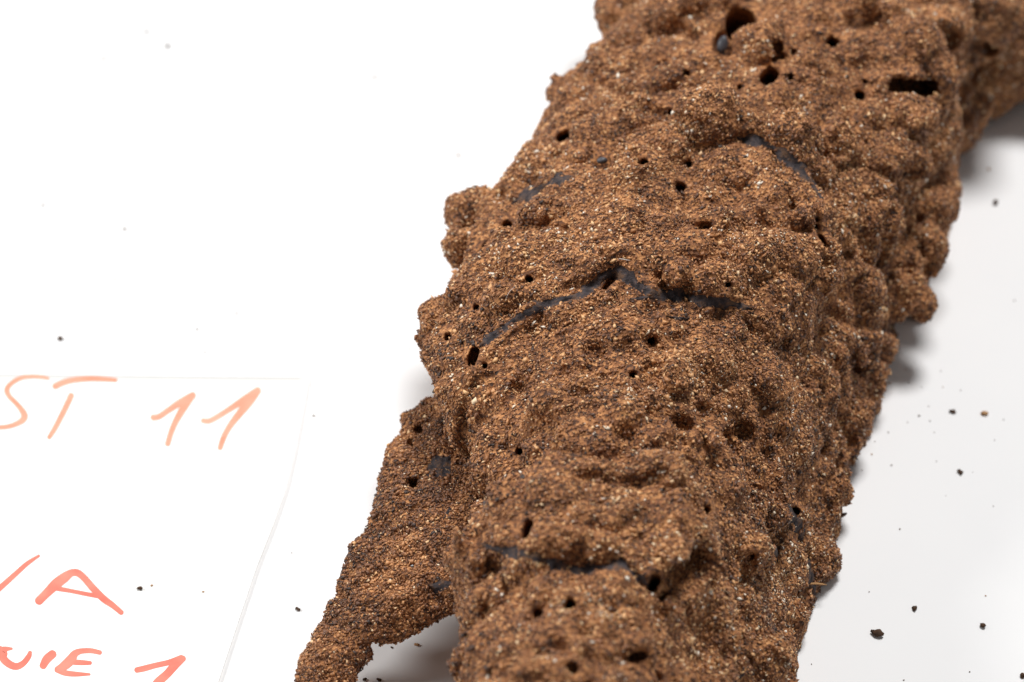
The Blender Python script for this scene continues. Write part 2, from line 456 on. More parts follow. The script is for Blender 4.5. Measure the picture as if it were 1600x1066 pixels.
for px, py, rp, dp in PITS:
    p, n = hit(px, py)
    if p is None: continue
    k = mmpx(p)
    c = p
    r = rp * k; d = ray(px, py)
    ax = .6 * d - .5 * n; ax /= np.linalg.norm(ax)
    e = dp * k * (1.9 if dp >= 14 else 1.0)
    fld.cut(c - ax * (r * .6), c + ax * max(e - r, .1), r, .7)

# dark seams between layers: (points, half width px)
SEAMS = [([(742, 548), (765, 528), (800, 503), (835, 482), (870, 470), (905, 462), (935, 440), (955, 428), (975, 428), (995, 447), (1020, 458), (1060, 462), (1100, 470), (1140, 474), (1175, 483)], 8),
         ([(985, 468), (1020, 464), (1055, 466)], 6),
         ([(756, 852), (790, 862), (830, 868), (870, 882), (905, 892), (940, 886), (972, 884), (1000, 905), (1016, 918)], 8),
         ([(1150, 216), (1190, 222), (1222, 238), (1248, 262), (1270, 288), (1285, 312)], 8),
         ([(800, 318), (830, 300), (860, 285), (895, 276)], 8),
         ([(1040, 494), (1075, 500)], 3),
         ([(1228, 788), (1243, 806), (1250, 826), (1252, 845)], 7),
         ([(1208, 850), (1216, 880)], 5),
         ([(1262, 862), (1266, 900), (1272, 930)], 6)]
def dense(pts, step=4.0):
    P = np.array(pts, float); out = []
    for a, b in zip(P[:-1], P[1:]):
        n = max(1, int(np.hypot(*(b - a)) / step))
        out += [a + (b - a) * t for t in np.linspace(0, 1, n, endpoint=False)]
    return np.array(out + [P[-1]])

for pts, hw in SEAMS:
    D = dense(pts, 8)
    prev = None
    for px, py in D:
        p, n = hit(px, py)
        if p is None: continue
        if prev is not None: fld.cut(prev, p, hw * .55 * mmpx(p), .8)
        prev = p

# creases: (points, radius mm)
for pts, rr in [([(905, 742), (960, 752), (1000, 755), (1030, 745)], .6), ([(1302, 385), (1288, 430), (1255, 470)], .8), ([(1400, 330), (1385, 380), (1370, 420)], 1.1),
                ([(1290, 480), (1330, 503), (1400, 512), (1432, 500)], 1.0), ([(1195, 640), (1200, 700), (1215, 760)], .9), ([(1170, 875), (1160, 940), (1150, 1010)], .9), ([(1275, 880), (1262, 950)], .7),
                ([(733, 700), (726, 780), (740, 850)], .9), ([(870, 1010), (950, 1032), (1010, 1022)], .5), ([(1492, 50), (1505, 120), (1508, 190)], 1.6), ([(1046, 932), (1077, 907), (1110, 884)], 2.7), ([(1036, 945), (1040, 1000), (1038, 1060)], 1.2),
                ([(1310, 640), (1330, 690), (1300, 760)], .8), ([(1180, 300), (1160, 360), (1180, 400)], .5), ([(1000, 380), (1010, 420)], .4), ([(1330, 250), (1400, 280), (1440, 270)], .8), ([(940, 130), (990, 155), (1040, 180), (1100, 200)], .7)]:
    prev = None
    for px, py in dense(pts, 8):
        p, n = hit(px, py)
        if p is None: continue
        p = p - n * rr * .3
        if prev is not None: fld.cut(prev, p, rr * 1.15, .8)
        prev = p

# bore holes: (px, py, half width, half height, tilt deg, depth mm)
HOLES = [(1160, 28, 17, 24, -12, 9), (1126, 68, 11, 19, 8, 3.2), (1038, 96, 8, 5, 35, 5), (1078, 113, 5, 5, 0, 5), (1154, 131, 7, 6, 0, 6), (1203, 111, 9, 16, -35, 8), (1236, 113, 5, 7, 10, 6), (1305, 60, 8, 9, -20, 7),
         (1345, 145, 7, 8, 0, 6), (1351, 127, 3.5, 3.5, 0, 4), (1278, 197, 5, 8, 10, 6), (875, 210, 10, 7, 20, 6), (942, 248, 13, 12, 0, 3), (1005, 249, 8, 6, 10, 6), (1067, 284, 9, 8, 0, 7), (1049, 171, 6, 4, 30, 4), (1208, 235, 3.5, 3.5, 0, 3),
         (793, 347, 7, 7, 0, 6), (755, 384, 8, 13, -30, 7), (826, 432, 7, 6, 10, 6), (696, 516, 6, 8, 0, 6), (736, 556, 6, 12, -15, 4), (756, 565, 4, 6, 0, 5), (1021, 535, 6, 6, 0, 6), (990, 580, 7, 6, 15, 6), (809, 706, 7, 6, 0, 6), (787, 438, 5, 4, 0, 2.5), (742, 478, 6, 5, 20, 2.5),
         (816, 822, 6, 14, -8, 6), (1113, 791, 6, 9, 15, 6), (895, 940, 9, 8, 0, 8), (1021, 900, 7, 12, -25, 7), (1032, 912, 6, 10, -30, 8), (1042, 1060, 7, 7, 0, 6), (1283, 346, 4, 8, 0, 6), (1288, 368, 4, 10, 20, 6), (950, 438, 4, 12, -35, 3),
         (1238, 840, 4, 7, 0, 4), (1180, 868, 4, 5, -15, 4), (1246, 790, 6, 9, 0, 4), (1140, 445, 4, 4, 0, 4), (880, 352, 8, 4, 0, 2), (1100, 352, 8, 4, 0, 2), (1075, 255, 5, 5, 0, 3), (1222, 76, 8, 9, -35, 3.5), (1240, 76, 5, 5, 0, 3), (1217, 92, 8, 4, 20, 3), (840, 955, 8, 7, 0, 2.5), (903, 1046, 10, 8, 0, 3), (1000, 1032, 12, 5, 10, 4)]
BORE = []
for px, py, rx, ry, tilt, dep in HOLES:
    p, n = hit(px, py)
    if p is None: continue
    k = mmpx(p); d = ray(px, py)
    base = p
    inn = d * .75 - n * .35; inn /= np.linalg.norm(inn)
    r = max(min(rx, ry) * 1.45 * k, .5 if rx <= 4 else .68)
    e = max(rx, ry) * 1.5 * k - r
    t = math.radians(tilt) + (0 if rx > ry else math.pi / 2)
    ax = RGT * math.cos(t) + UPV * math.sin(t)
    steps = np.linspace(-e, e, max(1, int(2 * e / .5))) if e > .05 else [0.0]
    for s in steps:
        o = base + ax * s
        fld.cut(o - d * 4.0, o + inn * (dep * 2.0 if dep >= 5 else dep), r * (1 - .10 * abs(s) / max(e, .1)), .35)
    BORE.append((base, d, max(rx, ry) * 1.35 * k))
# the wide box-shaped opening at the top right
for u in np.linspace(0, 1, 46):
    yt = 125 + 6 * u + 1.5 * math.sin(4 * u); yb = 137 + 12 * u + 2.2 * math.sin(8 * u + 1)
    if u > .8: yb -= (u - .8) * 45
    if u < .08: yt += (.08 - u) * 90
    for py in np.linspace(yt, yb, 6):
        px = 1393 + 66 * u
        p, n = hit(px, py)
        d = ray(px, py)
        fld.cut(p - d * 4, p + d * 13, .5, .5)
        BORE.append((p, d, .7))

# sits on the table: cut flat underneath
fld.a = np.maximum(fld.a, (0.15 - zz)[None, None, :].astype(np.float32))
NV, NF = fld.mesh()
# keep the largest pieces: drop crumbs left floating by the roughness
def largest(V, F):
    par = np.arange(len(V))
    E = np.vstack([F[:, [0, 1]], F[:, [1, 2]], F[:, [2, 3]]])
    for _ in range(400):
        a = np.minimum(par[E[:, 0]], par[E[:, 1]])
        old = par.copy()
        np.minimum.at(par, E[:, 0], a); np.minimum.at(par, E[:, 1], a)
        par = par[par]; par = par[par]
        if (old == par).all(): break
    root = np.bincount(par, minlength=len(V)).argmax()
    keep = par == root
    m = np.cumsum(keep) - 1
    f = F[keep[F[:, 0]]]
    return V[keep], m[f]
NV, NF = largest(NV, NF)
print('nest verts', len(NV), 'quads', len(NF))

nest = empty('insect_nest')
tag(nest, 'rough brown insect nest of chewed wood lying on the white table', 'nest')
mesh_np('body', NV, NF, M_BODY, nest)
bvh1 = BVHTree.FromPolygons(NV.tolist(), NF.tolist())

# ------------------------------------------------------------------ the torn flap at the nest's lower left
FL_L = [(598, 700), (650, 645), (700, 607), (760, 599), (800, 592), (850, 558), (900, 535), (950, 515), (1000, 486), (1066, 468), (1150, 452)]
FL_R = [(598, 745), (650, 760), (700, 775), (760, 785), (800, 790), (850, 795), (890, 790), (912, 765), (932, 724), (952, 690), (975, 645), (1000, 600), (1030, 562), (1066, 540), (1150, 515)]
FL_Z = [(598, 15), (650, 15), (740, 15.5), (800, 15.5), (900, 12.5), (1000, 9), (1066, 7.5), (1150, 6)]
rows, cols = 44, 18
fv = []
for r in np.linspace(604, 1150, rows):
    a, b = lerp([(y, x) for y, x in FL_L], r), lerp([(y, x) for y, x in FL_R], r)
    for t in np.linspace(0, 1, cols):
        z = lerp(FL_Z, r) + 1.1 * math.sin(math.pi * min(1, t * 1.1)) + 3.5 * t * (1 - np.clip((r - 880) / 200, 0, 1))
        fv.append(at(a + (b - a) * t, r + 14 * (t - .5) * np.clip((r - 860) / 100, 0, 1) * -1.2, z))
fv = np.array(fv)
up = fv.copy(); dn = fv - np.array([0.25, .35, .95]) * 2.1
fi = np.arange(rows * cols).reshape(rows, cols); K = rows * cols
fq = np.stack([fi[:-1, :-1], fi[1:, :-1], fi[1:, 1:], fi[:-1, 1:]], -1).reshape(-1, 4)
allq = [fq, fq[:, ::-1] + K]
ring = np.concatenate([fi[0, :-1], fi[:-1, -1], fi[-1, :0:-1], fi[:0:-1, 0]])
rn = np.roll(ring, -1)
allq.append(np.stack([ring, rn, rn + K, ring + K], -1))
FVv = np.vstack([up, dn]); FQ = np.vstack(allq)
FT = np.vstack([FQ[:, [0, 1, 2]], FQ[:, [0, 2, 3]]])
if np.einsum('ij,ij->i', FVv[FT[:, 0]] - FVv.mean(0), np.cross(FVv[FT[:, 1]] - FVv.mean(0), FVv[FT[:, 2]] - FVv.mean(0))).sum() < 0: FT = FT[:, ::-1]
ff = Field(FVv, FT, FVv.min(0) - 6, FVv.max(0) + 6, 12)
bvhf0 = BVHTree.FromPolygons(FVv.tolist(), FT.tolist())
for px, py, rp, pr in [(650, 660, 26, 8), (625, 720, 28, 8), (630, 780, 30, 7), (680, 780, 30, 8), (700, 850, 34, 10), (670, 900, 34, 9), (590, 870, 30, 6), (560, 930, 34, 7), (620, 940, 24, 7), (510, 1000, 30, 6), (530, 1050, 30, 6), (575, 985, 20, 7), (690, 700, 26, 6), (655, 925, 20, 8)]:
    p, n = hit(px, py, bvhf0)
    if p is None: continue
    k = mmpx(p); ff.add(p + n * (pr - rp) * k, rp * k, 1.2)
I, P = ff.near(3.0)
ff.a[I] -= (.25 + .7 * noise(P, 6.0, 2.2) + .6 * (.6 - cells(P, 3.4, 3.1)) + .55 * noise(P, 2.6, 5.5) + .42 * noise(P, 1.25, 7.3)).astype(np.float32)
for px, py, r_, dep in [(645, 884, .6, 3), (655, 672, .9, 1.5), (645, 755, 1.0, 1.6), (642, 692, .8, 1.2), (584, 1008, .7, 1.4)]:
    p, n = hit(px, py, bvhf0)
    if p is None: continue
    d = ray(px, py); ff.cut(p - d * 2.5, p + d * dep, r_, .4)
zf = (np.arange(ff.n[2]) + ff.lo[2]) * VOX
ff.a = np.maximum(ff.a, (0.3 - zf)[None, None, :].astype(np.float32))
FV2, FF2 = largest(*ff.mesh())
flap = mesh_np('torn_flap', FV2, FF2, M_BODY, nest)
tag(flap, 'thin torn brown flap standing off the lower side, its ragged edge over the table')

# ------------------------------------------------------------------ dark membrane strips in the seams
seam_px = []
rs = np.random.default_rng(3)
def strip(pts, hw, bvh, name='dark_membrane', sink=.10):
    D = dense(pts, 3.0)
    T = np.gradient(D, axis=0); T /= np.linalg.norm(T, axis=1, keepdims=True)
    Nn = np.stack([-T[:, 1], T[:, 0]], 1)
    m = len(D); s = np.arange(m)
    end = np.clip(np.minimum(s, m - 1 - s) / 6.0, .25, 1)
    wv = 1.2 * hw * end * (1 + .6 * np.interp(s, np.arange(0, m + 8, 4), rs.standard_normal(len(np.arange(0, m + 8, 4)))).clip(-.9, .9))
    top, bot = [], []
    for i in range(m):
        P5 = []
        for u in (-1, -.5, 0, .5, 1):
            px = D[i] + Nn[i] * wv[i] * u
            p, n = hit(px[0], px[1], bvh)
            if p is None: P5.append(P5[-1] if P5 else (top[-1][0] if top else np.zeros(3))); continue
            P5.append(p)
        P5 = np.array(P5)
        top.append(P5)
    top = np.array(top)
    sm = top.copy()
    for _ in range(1):
        sm[1:-1] = (sm[:-2] + 2 * sm[1:-1] + sm[2:]) / 4
        sm[:, 1:-1] = (sm[:, :-2] + 2 * sm[:, 1:-1] + sm[:, 2:]) / 4
    top = sm
    g = np.cross(np.gradient(top, axis=1).reshape(-1, 3), np.gradient(top, axis=0).reshape(-1, 3))
    g /= np.maximum(np.linalg.norm(g, axis=1, keepdims=True), 1e-9)
    vd = top.reshape(-1, 3) - CAM
    g[np.einsum('ij,ij->i', g, vd) > 0] *= -1
    ht = (np.tile(np.array([-.10, .18, .28, .18, -.10]), m) + .16 * noise(top.reshape(-1, 3), .9, 2.2))[:, None]
    V = np.vstack([top.reshape(-1, 3) + g * ht, top.reshape(-1, 3) - g * .6])
    fi = np.arange(m * 5).reshape(m, 5)
    q = np.stack([fi[:-1, :-1], fi[1:, :-1], fi[1:, 1:], fi[:-1, 1:]], -1).reshape(-1, 4)
    rg = np.concatenate([fi[0, :-1], fi[:-1, -1], fi[-1, :0:-1], fi[:0:-1, 0]]); r2 = np.roll(rg, -1)
    F = np.vstack([q, q[:, ::-1] + m * 5, np.stack([rg, rg + m * 5, r2 + m * 5, r2], -1)])
    for a, wi in zip(D, wv): seam_px.append((a[0], a[1], wi))
    return mesh_np(name, V, F, M_MEMB, nest)
for pts, hw in SEAMS: strip(pts, hw, bvh1)
bvh2 = BVHTree.FromPolygons(FV2.tolist(), FF2.tolist())
for pts, hw in [([(668, 745), (690, 725), (704, 712)], 13), ([(668, 915), (690, 918), (712, 908)], 9), ([(690, 815), (704, 795)], 7)]: strip(pts, hw, bvh2)
seam_px = np.array(seam_px)

def ellipsoid(c, ax, name, mat, parent, jit=.06, seg=14):
    u = np.linspace(0, math.pi, seg); v = np.linspace(0, 2 * math.pi, seg * 2, endpoint=False)
    U, Vv = np.meshgrid(u, v, indexing='ij')
    S3 = np.stack([np.sin(U) * np.cos(Vv), np.sin(U) * np.sin(Vv), np.cos(U)], -1).reshape(-1, 3)
    S3 = S3 * (1 + jit * noise(S3, .6, 3.0))[:, None]
    V = c + S3 @ np.array(ax)
    ii = np.arange(seg * seg * 2).reshape(seg, seg * 2)
    F = np.stack([ii[:-1], ii[1:], np.roll(ii, -1, 1)[1:], np.roll(ii, -1, 1)[:-1]], -1).reshape(-1, 4)
    return mesh_np(name, V, F, mat, parent)
M_SHELL = mat_simple('grey_shell', (.035, .035, .042), (.085, .085, .095), 500, .38)
for px, py, a, b in ((1129, 70, .95, 1.7), (941, 251, .9, .6)):
    p, n = hit(px, py, bvh1); p0, _ = hit(px, py)
    d = ray(px, py)
    base = p0 + d * 1.5
    o = ellipsoid(base, np.array([RGT * a, (UPV * math.cos(.2) + RGT * .15) * b, d * .7]), 'dark_shell', M_SHELL, nest)
    tag(o, 'smooth dark grey shell inside an open cell')

# ------------------------------------------------------------------ grains: chewed wood chips all over the surface
def chips(V, F, count, name, big=1.0, dust=True, seed=1, shift=0.0):
    g = np.random.default_rng(seed)
    A, B, C, D4 = (V[F[:, i]] for i in range(4))
    cr = np.cross(C - A, D4 - B); ar = np.linalg.norm(cr, axis=1) * .5
    fn = cr / np.maximum(ar[:, None] * 2, 1e-9)
    ctr = (A + B + C + D4) / 4
    to = CAM - ctr; to /= np.linalg.norm(to, axis=1, keepdims=True)
    facing = np.einsum('ij,ij->i', fn, to)
    px = proj(ctr)
    see = (facing > -.75) & (px[:, 0] > -60) & (px[:, 0] < 1700) & (px[:, 1] > -60) & (px[:, 1] < 1130) & (ctr[:, 2] > .3)
    w = ar * see * np.clip(.95 + .55 * noise(ctr, 8.0, 4.4), .5, 1.3) * (.45 + .55 * np.clip(facing + .3, 0, 1))
    f = g.choice(len(F), count, p=w / w.sum())
    u, v = g.random(count), g.random(count)
    P = (A[f] * ((1 - u) * (1 - v))[:, None] + B[f] * (u * (1 - v))[:, None] + C[f] * (u * v)[:, None] + D4[f] * ((1 - u) * v)[:, None])
    n = fn[f]; pp = px[f]
    keep = np.ones(count, bool)
    for b, d, r in BORE:                                     # leave the bore holes open
        e = P - b
        t = e @ d
        rad = np.linalg.norm(e - t[:, None] * d, axis=1)
        keep &= ~((rad < r * 1.0) & (t > -6) & (t < 22))
    near = np.zeros(count, bool)
    for sx, sy, sw in seam_px[::2]:
        near |= (np.abs(pp[:, 0] - sx) < sw) & (np.hypot(pp[:, 0] - sx, pp[:, 1] - sy) < sw * .85)
    keep &= ~(near & (g.random(count) < .70))
    P, n, pp = P[keep], n[keep], pp[keep]; N = len(P)
    # size: many crumbs, few long splinters
    L = .205 * np.exp(.52 * g.standard_normal(N)).clip(.4, 3.2) * big
    wd = L * (.42 + .5 * g.random(N)); th = L * (.25 + .35 * g.random(N))
    r1 = g.standard_normal((N, 3)); t1 = r1 - np.einsum('ij,ij->i', r1, n)[:, None] * n
    t1 /= np.linalg.norm(t1, axis=1, keepdims=True)
    tilt = (.55 * g.standard_normal(N))[:, None]
    a1 = t1 * np.cos(tilt) + n * np.sin(tilt)
    nn = n * np.cos(tilt) - t1 * np.sin(tilt)
    roll = (.7 * g.standard_normal(N))[:, None]
    t2 = np.cross(nn, a1)
    a2 = t2 * np.cos(roll) + nn * np.sin(roll); a3 = nn * np.cos(roll) - t2 * np.sin(roll)
    c = P + n * (.02 + .12 * g.random(N))[:, None]
    j = lambda: (.75 + .5 * g.random(N))[:, None]
    sk = lambda s: (s * g.standard_normal(N))[:, None]
    L_, w_, h_ = L[:, None], wd[:, None], th[:, None]
    X = np.stack([c + a1 * L_ * j() + a2 * w_ * sk(.25), c - a1 * L_ * j() + a2 * w_ * sk(.25),
                  c + a2 * w_ * j() + a1 * L_ * sk(.3), c - a2 * w_ * j() + a1 * L_ * sk(.3),
                  c + a3 * h_ * j() + a1 * L_ * sk(.3), c - a3 * h_ * j()], 1).reshape(-1, 3)
    base = np.array([(0, 2, 4), (2, 1, 4), (1, 3, 4), (3, 0, 4), (2, 0, 5), (1, 2, 5), (3, 1, 5), (0, 3, 5)])
    FF = (base[None] + (np.arange(N) * 6)[:, None, None]).reshape(-1, 3)
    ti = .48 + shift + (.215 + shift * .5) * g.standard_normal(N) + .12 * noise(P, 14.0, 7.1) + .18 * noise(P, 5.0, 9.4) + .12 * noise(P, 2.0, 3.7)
    dk = g.random(N) < .055; ti[dk] = .03 + .2 * g.random(dk.sum())
    lt = g.random(N) < .07; ti[lt] = .86 + .1 * g.random(lt.sum())
    pale = g.random(N) < .009
    if dust:                                                 # pale mineral dust caught on the right-hand side
        m = np.exp(-(((pp[:, 0] - 1230) / 75) ** 2 + ((pp[:, 1] - 900) / 170) ** 2)) + .45 * np.exp(-(((pp[:, 0] - 1270) / 70) ** 2 + ((pp[:, 1] - 640) / 110) ** 2))
        for tx, ty, tr in ((985, 622, 13), (1010, 702, 14), (982, 262, 14), (1215, 372, 14), (1000, 300, 9)):
            pale |= (g.random(N) < .30) & (np.hypot(pp[:, 0] - tx, pp[:, 1] - ty) < tr)
        pale |= g.random(N) < .15 * m
    shrink = np.where(pale | lt, .72, 1.0)
    X = (X.reshape(N, 6, 3) - c[:, None]) * shrink[:, None, None] + c[:, None]; X = X.reshape(-1, 3)
    ti[pale] = .955 + .045 * g.random(pale.sum())
    o = mesh_np(name, X, FF, M_CHIP, nest, smooth=False, attr=np.repeat(ti.clip(0, 1), 6))
    o['kind'] = 'stuff'
    return o
chips(NV, NF, 215000, 'wood_grain', 1.0, True, 1)
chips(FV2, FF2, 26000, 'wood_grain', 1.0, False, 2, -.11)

# ------------------------------------------------------------------ loose fibres and splinters caught on the nest
def thread(pts, r, mat, name, parent, seg=6):
    P = catmull(np.array(pts, float), 5); m = len(P)
    T = np.gradient(P, axis=0); T /= np.linalg.norm(T, axis=1, keepdims=True)
    u = np.cross(T, [0.3, .2, .9]); u /= np.linalg.norm(u, axis=1, keepdims=True)
    v = np.cross(T, u)
    a = np.linspace(0, 2 * math.pi, seg, endpoint=False)
    rad = r * (1 - .7 * np.abs(np.linspace(-1, 1, m)) ** 3)
    V = (P[:, None] + rad[:, None, None] * (u[:, None] * np.cos(a)[None, :, None] + v[:, None] * np.sin(a)[None, :, None])).reshape(-1, 3)
    ii = np.arange(m * seg).reshape(m, seg)
    F = np.stack([ii[:-1], ii[1:], np.roll(ii, -1, 1)[1:], np.roll(ii, -1, 1)[:-1]], -1).reshape(-1, 4)
    return mesh_np(name, V, F, mat, parent)
def on(px, py, lift_=.35, bvh=None):
    p, n = hit(px, py, bvh or bvh1)
    return p + n * lift_
tag(thread([on(966, 404), on(976, 408, .9), on(986, 409, .4)], .05, M_HAIR, 'pale_fibre', nest), 'short pale hair lying above the front seam')
thread([on(788, 470), on(796, 458, .8), on(806, 449)], .03, M_HAIR, 'pale_fibre', nest)
thread([on(1128, 446), on(1136, 440, .8), on(1142, 436)], .05, M_HAIR, 'pale_fibre', nest)
p1 = at(1252, 915, 3.5); p2 = at(1272, 912, 3.8); p3 = at(1292, 914, 3.4)
tag(thread([p1, p2, p3], .16, M_SPLINT, 'wood_splinter', nest), 'orange wood splinter sticking out low on the side')
thread([at(1300, 806, 3), at(1314, 806, 3.3), at(1323, 802, 3.2)], .35, M_CRUMB, 'bark_sliver', nest)

# ------------------------------------------------------------------ the paper label with its red handwriting
EDGE = [(560, 492), (592, 480), (640, 472), (700, 460), (760, 446), (820, 425), (880, 401), (960, 374), (1066, 339), (1180, 300)]
label = empty('paper_label')
tag(label, 'white paper label with red handwriting lying beside the nest', 'label')
def paper_z(x, y, xe):
    return .45 + .10 * np.exp(-np.clip(xe - x, 0, None) / 7.0)
rows_, cols_ = 40, 40
pv = []
for r in np.linspace(585, 1180, rows_):
    pe = at(lerp(EDGE, r), r, 1.2); top = at(lerp(EDGE, r), r - 0, 0)
    for t in np.linspace(0, 1, cols_) ** .6:
        x = pe[0] - (1 - t) * 130
        yy = pe[1] + (1 - t) * 2.0 * np.clip((700 - r) / 115, 0, 1)
        pv.append((x, yy, paper_z(x, yy, pe[0])))
pv = np.array(pv); Kp = len(pv)
pi_ = np.arange(Kp).reshape(rows_, cols_)
q = np.stack([pi_[:-1, :-1], pi_[1:, :-1], pi_[1:, 1:], pi_[:-1, 1:]], -1).reshape(-1, 4)
rg = np.concatenate([pi_[0, :-1], pi_[:-1, -1], pi_[-1, :0:-1], pi_[:0:-1, 0]]); r2 = np.roll(rg, -1)
PV = np.vstack([pv, np.column_stack([pv[:, 0] - .12, pv[:, 1], np.full(Kp, .02)])])
mesh_np('paper_sheet', PV, np.vstack([q, q[:, ::-1] + Kp, np.stack([rg, rg + Kp, r2 + Kp, r2], -1)]), M_PAPER, label, smooth=False)
bvhp = BVHTree.FromPolygons(PV.tolist(), q.tolist())

def Z(sx, ox, oy, pts): return [(ox + x * sx, oy + y * sx, w * sx) for x, y, w in pts]
a_, b_, c_, d_ = .15, .175, .2027, .15
LETTERS = [
    ('letter', [Z(a_, 0, 560, [(500, 210, 30), (430, 195, 36), (340, 190, 38), (240, 200, 40), (150, 240, 44), (90, 290, 48), (72, 340, 50), (100, 400, 46), (160, 460, 46), (220, 530, 52), (255, 595, 62), (240, 640, 60), (180, 680, 50), (90, 710, 44), (0, 720, 42), (-80, 712, 42)])]),
    ('letter', [Z(a_, 0, 560, [(575, 292, 58), (650, 258, 56), (740, 232, 54), (850, 218, 52), (960, 212, 50), (1080, 218, 46), (1205, 228, 36)]), Z(a_, 0, 560, [(742, 388, 56), (690, 500, 54), (620, 640, 52), (560, 750, 48), (512, 825, 40)])]),
    ('digit', [Z(b_, 220, 560, [(110, 530, 46), (160, 522, 46), (240, 470, 46), (340, 402, 54), (465, 326, 48)]), Z(b_, 220, 560, [(465, 330, 50), (390, 430, 60), (320, 550, 50), (275, 650, 44), (240, 765, 42)])]),
    ('digit', [Z(b_, 220, 560, [(555, 558, 38), (610, 560, 42), (690, 520, 44), (800, 450, 46), (920, 372, 58), (1045, 285, 52)]), Z(b_, 220, 560, [(1045, 290, 54), (960, 400, 66), (860, 520, 56), (780, 630, 46), (735, 720, 44), (708, 802, 38)])]),
    ('letter', [Z(c_, 0, 850, [(-160, 470, 44), (-60, 390, 40), (20, 322, 38), (120, 232, 34), (210, 152, 30), (300, 92, 18)])]),
    ('letter', [Z(c_, 0, 850, [(300, 440, 56), (360, 380, 58), (430, 312, 70), (500, 258, 66), (550, 225, 50), (600, 225, 48), (650, 265, 46), (720, 345, 48), (800, 425, 48), (870, 475, 40), (935, 530, 34)]), Z(c_, 0, 850, [(430, 342, 34), (540, 362, 28), (640, 382, 28), (790, 410, 30)])]),
    ('letter', [Z(c_, 0, 850, [(90, 808, 16), (40, 812, 36), (10, 830, 50), (30, 890, 52), (80, 932, 50), (130, 945, 46), (180, 920, 40), (220, 870, 36), (232, 838, 26)]), Z(c_, 0, 850, [(-60, 800, 50), (15, 835, 66), (20, 880, 50)])]),
    ('letter', [Z(c_, 0, 850, [(405, 850, 56), (360, 890, 58), (332, 940, 48)])]),
    ('letter', [Z(c_, 0, 850, [(770, 838, 30), (700, 824, 34), (620, 828, 38), (575, 850, 50), (545, 895, 66), (490, 945, 60), (445, 970, 46)]), Z(c_, 0, 850, [(438, 972, 34), (500, 995, 38), (580, 1004, 34), (690, 1006, 16)]), Z(c_, 0, 850, [(540, 910, 36), (620, 915, 36), (695, 918, 26)])]),
    ('digit', [Z(d_, 180, 950, [(225, 648, 50), (300, 632, 54), (420, 600, 50), (560, 568, 50), (690, 522, 56)]), Z(d_, 180, 950, [(705, 528, 58), (620, 600, 76), (540, 690, 74), (450, 770, 78), (380, 850, 70)])]),
]
zoff = 0
for li, (nm, strokes) in enumerate(LETTERS):
    allV, allF, base = [], [], 0
    for st in strokes:
        P = catmull(np.array(st), 6)
        xy = P[:, :2]; wv = P[:, 2] * .58
        T = np.gradient(xy, axis=0); T /= np.linalg.norm(T, axis=1, keepdims=True)
        # rounded ends
        cap = np.sqrt(1 - np.linspace(1, 0, 5)[:-1] ** 2 * .96)
        pre = [xy[0] - T[0] * wv[0] * c for c in np.linspace(1, 0, 5)[:-1] * .9]
        post = [xy[-1] + T[-1] * wv[-1] * c for c in (np.linspace(1, 0, 5)[:-1] * .9)[::-1]]
        xy2 = np.vstack([pre, xy, post]); w2 = np.concatenate([wv[0] * cap, wv, wv[-1] * cap[::-1]]); T2 = np.vstack([np.repeat(T[:1], 4, 0), T, np.repeat(T[-1:], 4, 0)])
        Nn = np.stack([-T2[:, 1], T2[:, 0]], 1)
        zoff += 1
        V = []
        for side in (-1, 0, 1):
            for (x, y), n2, ww in zip(xy2, Nn, w2):
                qx, qy = x + n2[0] * ww * side, y + n2[1] * ww * side
                d = ray(qx, qy)
                p, n, i, t = bvhp.ray_cast(Vector(CAM), Vector(d))
                p = np.array(p) if p is not None else at(qx, qy, .45)
                V.append(p + np.array([0, 0, .02 + .004 * (zoff % 3)]))
        m = len(xy2); V = np.array(V)
        i0 = np.arange(m - 1) + base
        for s in (0, 1):
            allF.append(np.stack([i0 + s * m, i0 + 1 + s * m, i0 + 1 + (s + 1) * m, i0 + (s + 1) * m], -1))
        allV.append(V); base += 3 * m
    mesh_np(nm, np.vstack(allV), np.vstack(allF), M_INK_DRY if li < 4 else M_INK, label)

# ------------------------------------------------------------------ crumbs scattered on the table
ICO = None
import bmesh
bm_ = bmesh.new(); bmesh.ops.create_icosphere(bm_, subdivisions=2, radius=1)
bm_.verts.ensure_lookup_table()
ICV = np.array([v.co[:] for v in bm_.verts]); ICF = np.array([[v.index for v in f.verts] for f in bm_.faces]); bm_.free()
gc = np.random.default_rng(21)
def crumb(px, py, w, h=None, mat=M_CRUMB, z0=0.0):
    h = h or w * .8
    c = at(px, py + h * .2, z0)
    k = mmpx(c)
    a = w * .5 * k; b = h * .5 * k
    o = 50 * gc.random(3)
    V = ICV * (1 + .55 * noise(ICV + o, .8) + .3 * noise(ICV + o, .35))[:, None]
    th = gc.uniform(-.5, .5)
    V = V * np.array([a, max(b * 1.1, a * .45), min(a, b) * .75])
    V = np.stack([V[:, 0] * math.cos(th) - V[:, 1] * math.sin(th), V[:, 0] * math.sin(th) + V[:, 1] * math.cos(th), V[:, 2]], 1)
    V[:, 2] -= V[:, 2].min()
    loc = np.array([c[0], c[1], z0 + .01])
    ob = mesh_np('crumb', V, ICF, mat, smooth=False)
    ob.location = Vector(loc * MM)
    return ob
def named(px, py, w, h, label_, mat=M_CRUMB, z0=0.0):
    tag(crumb(px, py, w, h, mat, z0), label_, 'crumb', 'crumbs lying on the white table')
named(1370, 990, 19, 12, 'large ragged dark brown crumb, biggest on the table beside the nest')
named(1429, 950, 8, 8, 'dark crumb just up and right of the largest ragged crumb')
named(1535, 978, 8, 8, 'lone dark crumb far right of the largest ragged crumb')
named(1488, 643, 12, 7, 'darkest oval crumb among the faint specks right of the nest')
named(1537, 646, 11, 8, 'pale orange crumb beside the darkest oval crumb', M_TAN)
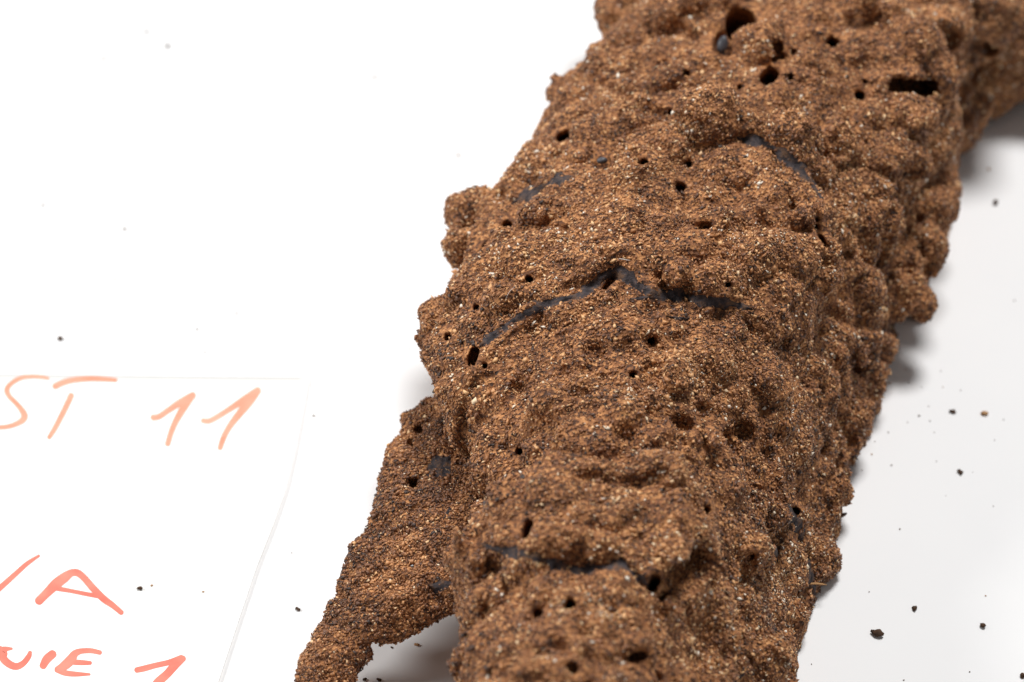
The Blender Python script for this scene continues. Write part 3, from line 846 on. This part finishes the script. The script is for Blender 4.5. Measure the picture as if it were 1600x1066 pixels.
named(1500, 738, 9, 6, 'dark crumb alone below the darkest oval crumb')
named(1598, 1056, 9, 8, 'brown crumb cut by the frame in the lower right corner', M_CRUMB)
named(1555, 317, 10, 9, 'large blurred dark speck under the rear mass of the nest')
named(218, 920, 9, 5, 'small dark crumb lying on the paper label', M_CRUMB, .45)
named(466, 952, 9, 6, 'brown crumb on the table between the paper label and the torn flap')
named(94, 529, 9, 7, 'dark crumb on the table above the red letters of the paper label')
named(652, 1008, 8, 4, 'tiny orange crumb in the shade beneath the torn flap', M_TAN)
named(262, 72, 7.5, 6.5, 'largest blurred crumb in the far upper left of the table')
named(229, 50, 6.5, 5.5, 'blurred crumb just behind the largest far one')
FAINT_R = [(1545, 265, 9), (1540, 616, 7), (1390, 599, 7), (1420, 598, 5), (1455, 610, 6), (1440, 605, 4), (1473, 605, 4), (1507, 632, 6), (1436, 650, 6), (1451, 635, 4), (1405, 656, 5), (1418, 660, 4), (1388, 676, 5), (1435, 668, 4), (1460, 676, 4), (1453, 658, 5),
           (1515, 678, 6), (1554, 688, 4), (1568, 656, 5), (1580, 686, 4), (1362, 710, 6), (1393, 727, 5), (1340, 750, 6), (1347, 735, 4), (1463, 721, 4), (1378, 778, 6), (1406, 827, 6), (1552, 791, 4), (1365, 911, 5), (1358, 925, 4), (1540, 931, 5), (1550, 855, 5), (1515, 1050, 5), (1412, 1063, 5),
           (1310, 1027, 4), (1268, 1038, 4), (1520, 738, 3), (1440, 560, 5), (1470, 580, 4), (1415, 578, 5), (1522, 608, 3), (1367, 690, 4), (1501, 610, 4), (1330, 880, 3), (1478, 775, 3), (1585, 470, 5), (1560, 460, 5)]
for px, py, w in [f for i, f in enumerate(FAINT_R) if i % 3 != 1]:
    tag(crumb(px, py, w * .47, w * .38, M_DUST if gc.random() < .8 else M_TAN), 'faint fine speck of nest dust on the table right of the nest', 'crumb', 'fine specks right of the nest')
FAINT_L = [(162, 92, 12), (300, 42, 10), (585, 121, 12), (168, 167, 9), (270, 135, 7), (795, 88, 10), (755, 140, 9), (716, 243, 9), (195, 358, 12), (240, 335, 7), (67, 321, 9), (448, 334, 8), (370, 490, 8), (308, 515, 8), (524, 418, 7), (606, 440, 6), (180, 437, 7),
           (130, 330, 6), (285, 380, 6), (320, 550, 6), (490, 650, 8), (456, 864, 4), (425, 886, 3), (550, 205, 6), (665, 68, 8), (330, 88, 7), (640, 545, 5), (510, 620, 4)]
for px, py, w in FAINT_L:
    tag(crumb(px, py, w * .45, w * .38, M_DUST), 'soft blurred speck on the empty white table left of the nest', 'crumb', 'blurred specks left of the nest')
for px, py, w in [(237, 915, 4), (318, 925, 4)]:
    tag(crumb(px, py, w, w * .7, M_TAN, .45), 'minute pale speck beside the dark crumb on the paper label', 'crumb', 'pale specks on the paper label')
for px, py, w in [(570, 1062, 6), (592, 1063, 7), (612, 1012, 4)]:
    tag(crumb(px, py, w, w * .7), 'small dark speck in the shade below the torn flap', 'crumb', 'specks below the torn flap')
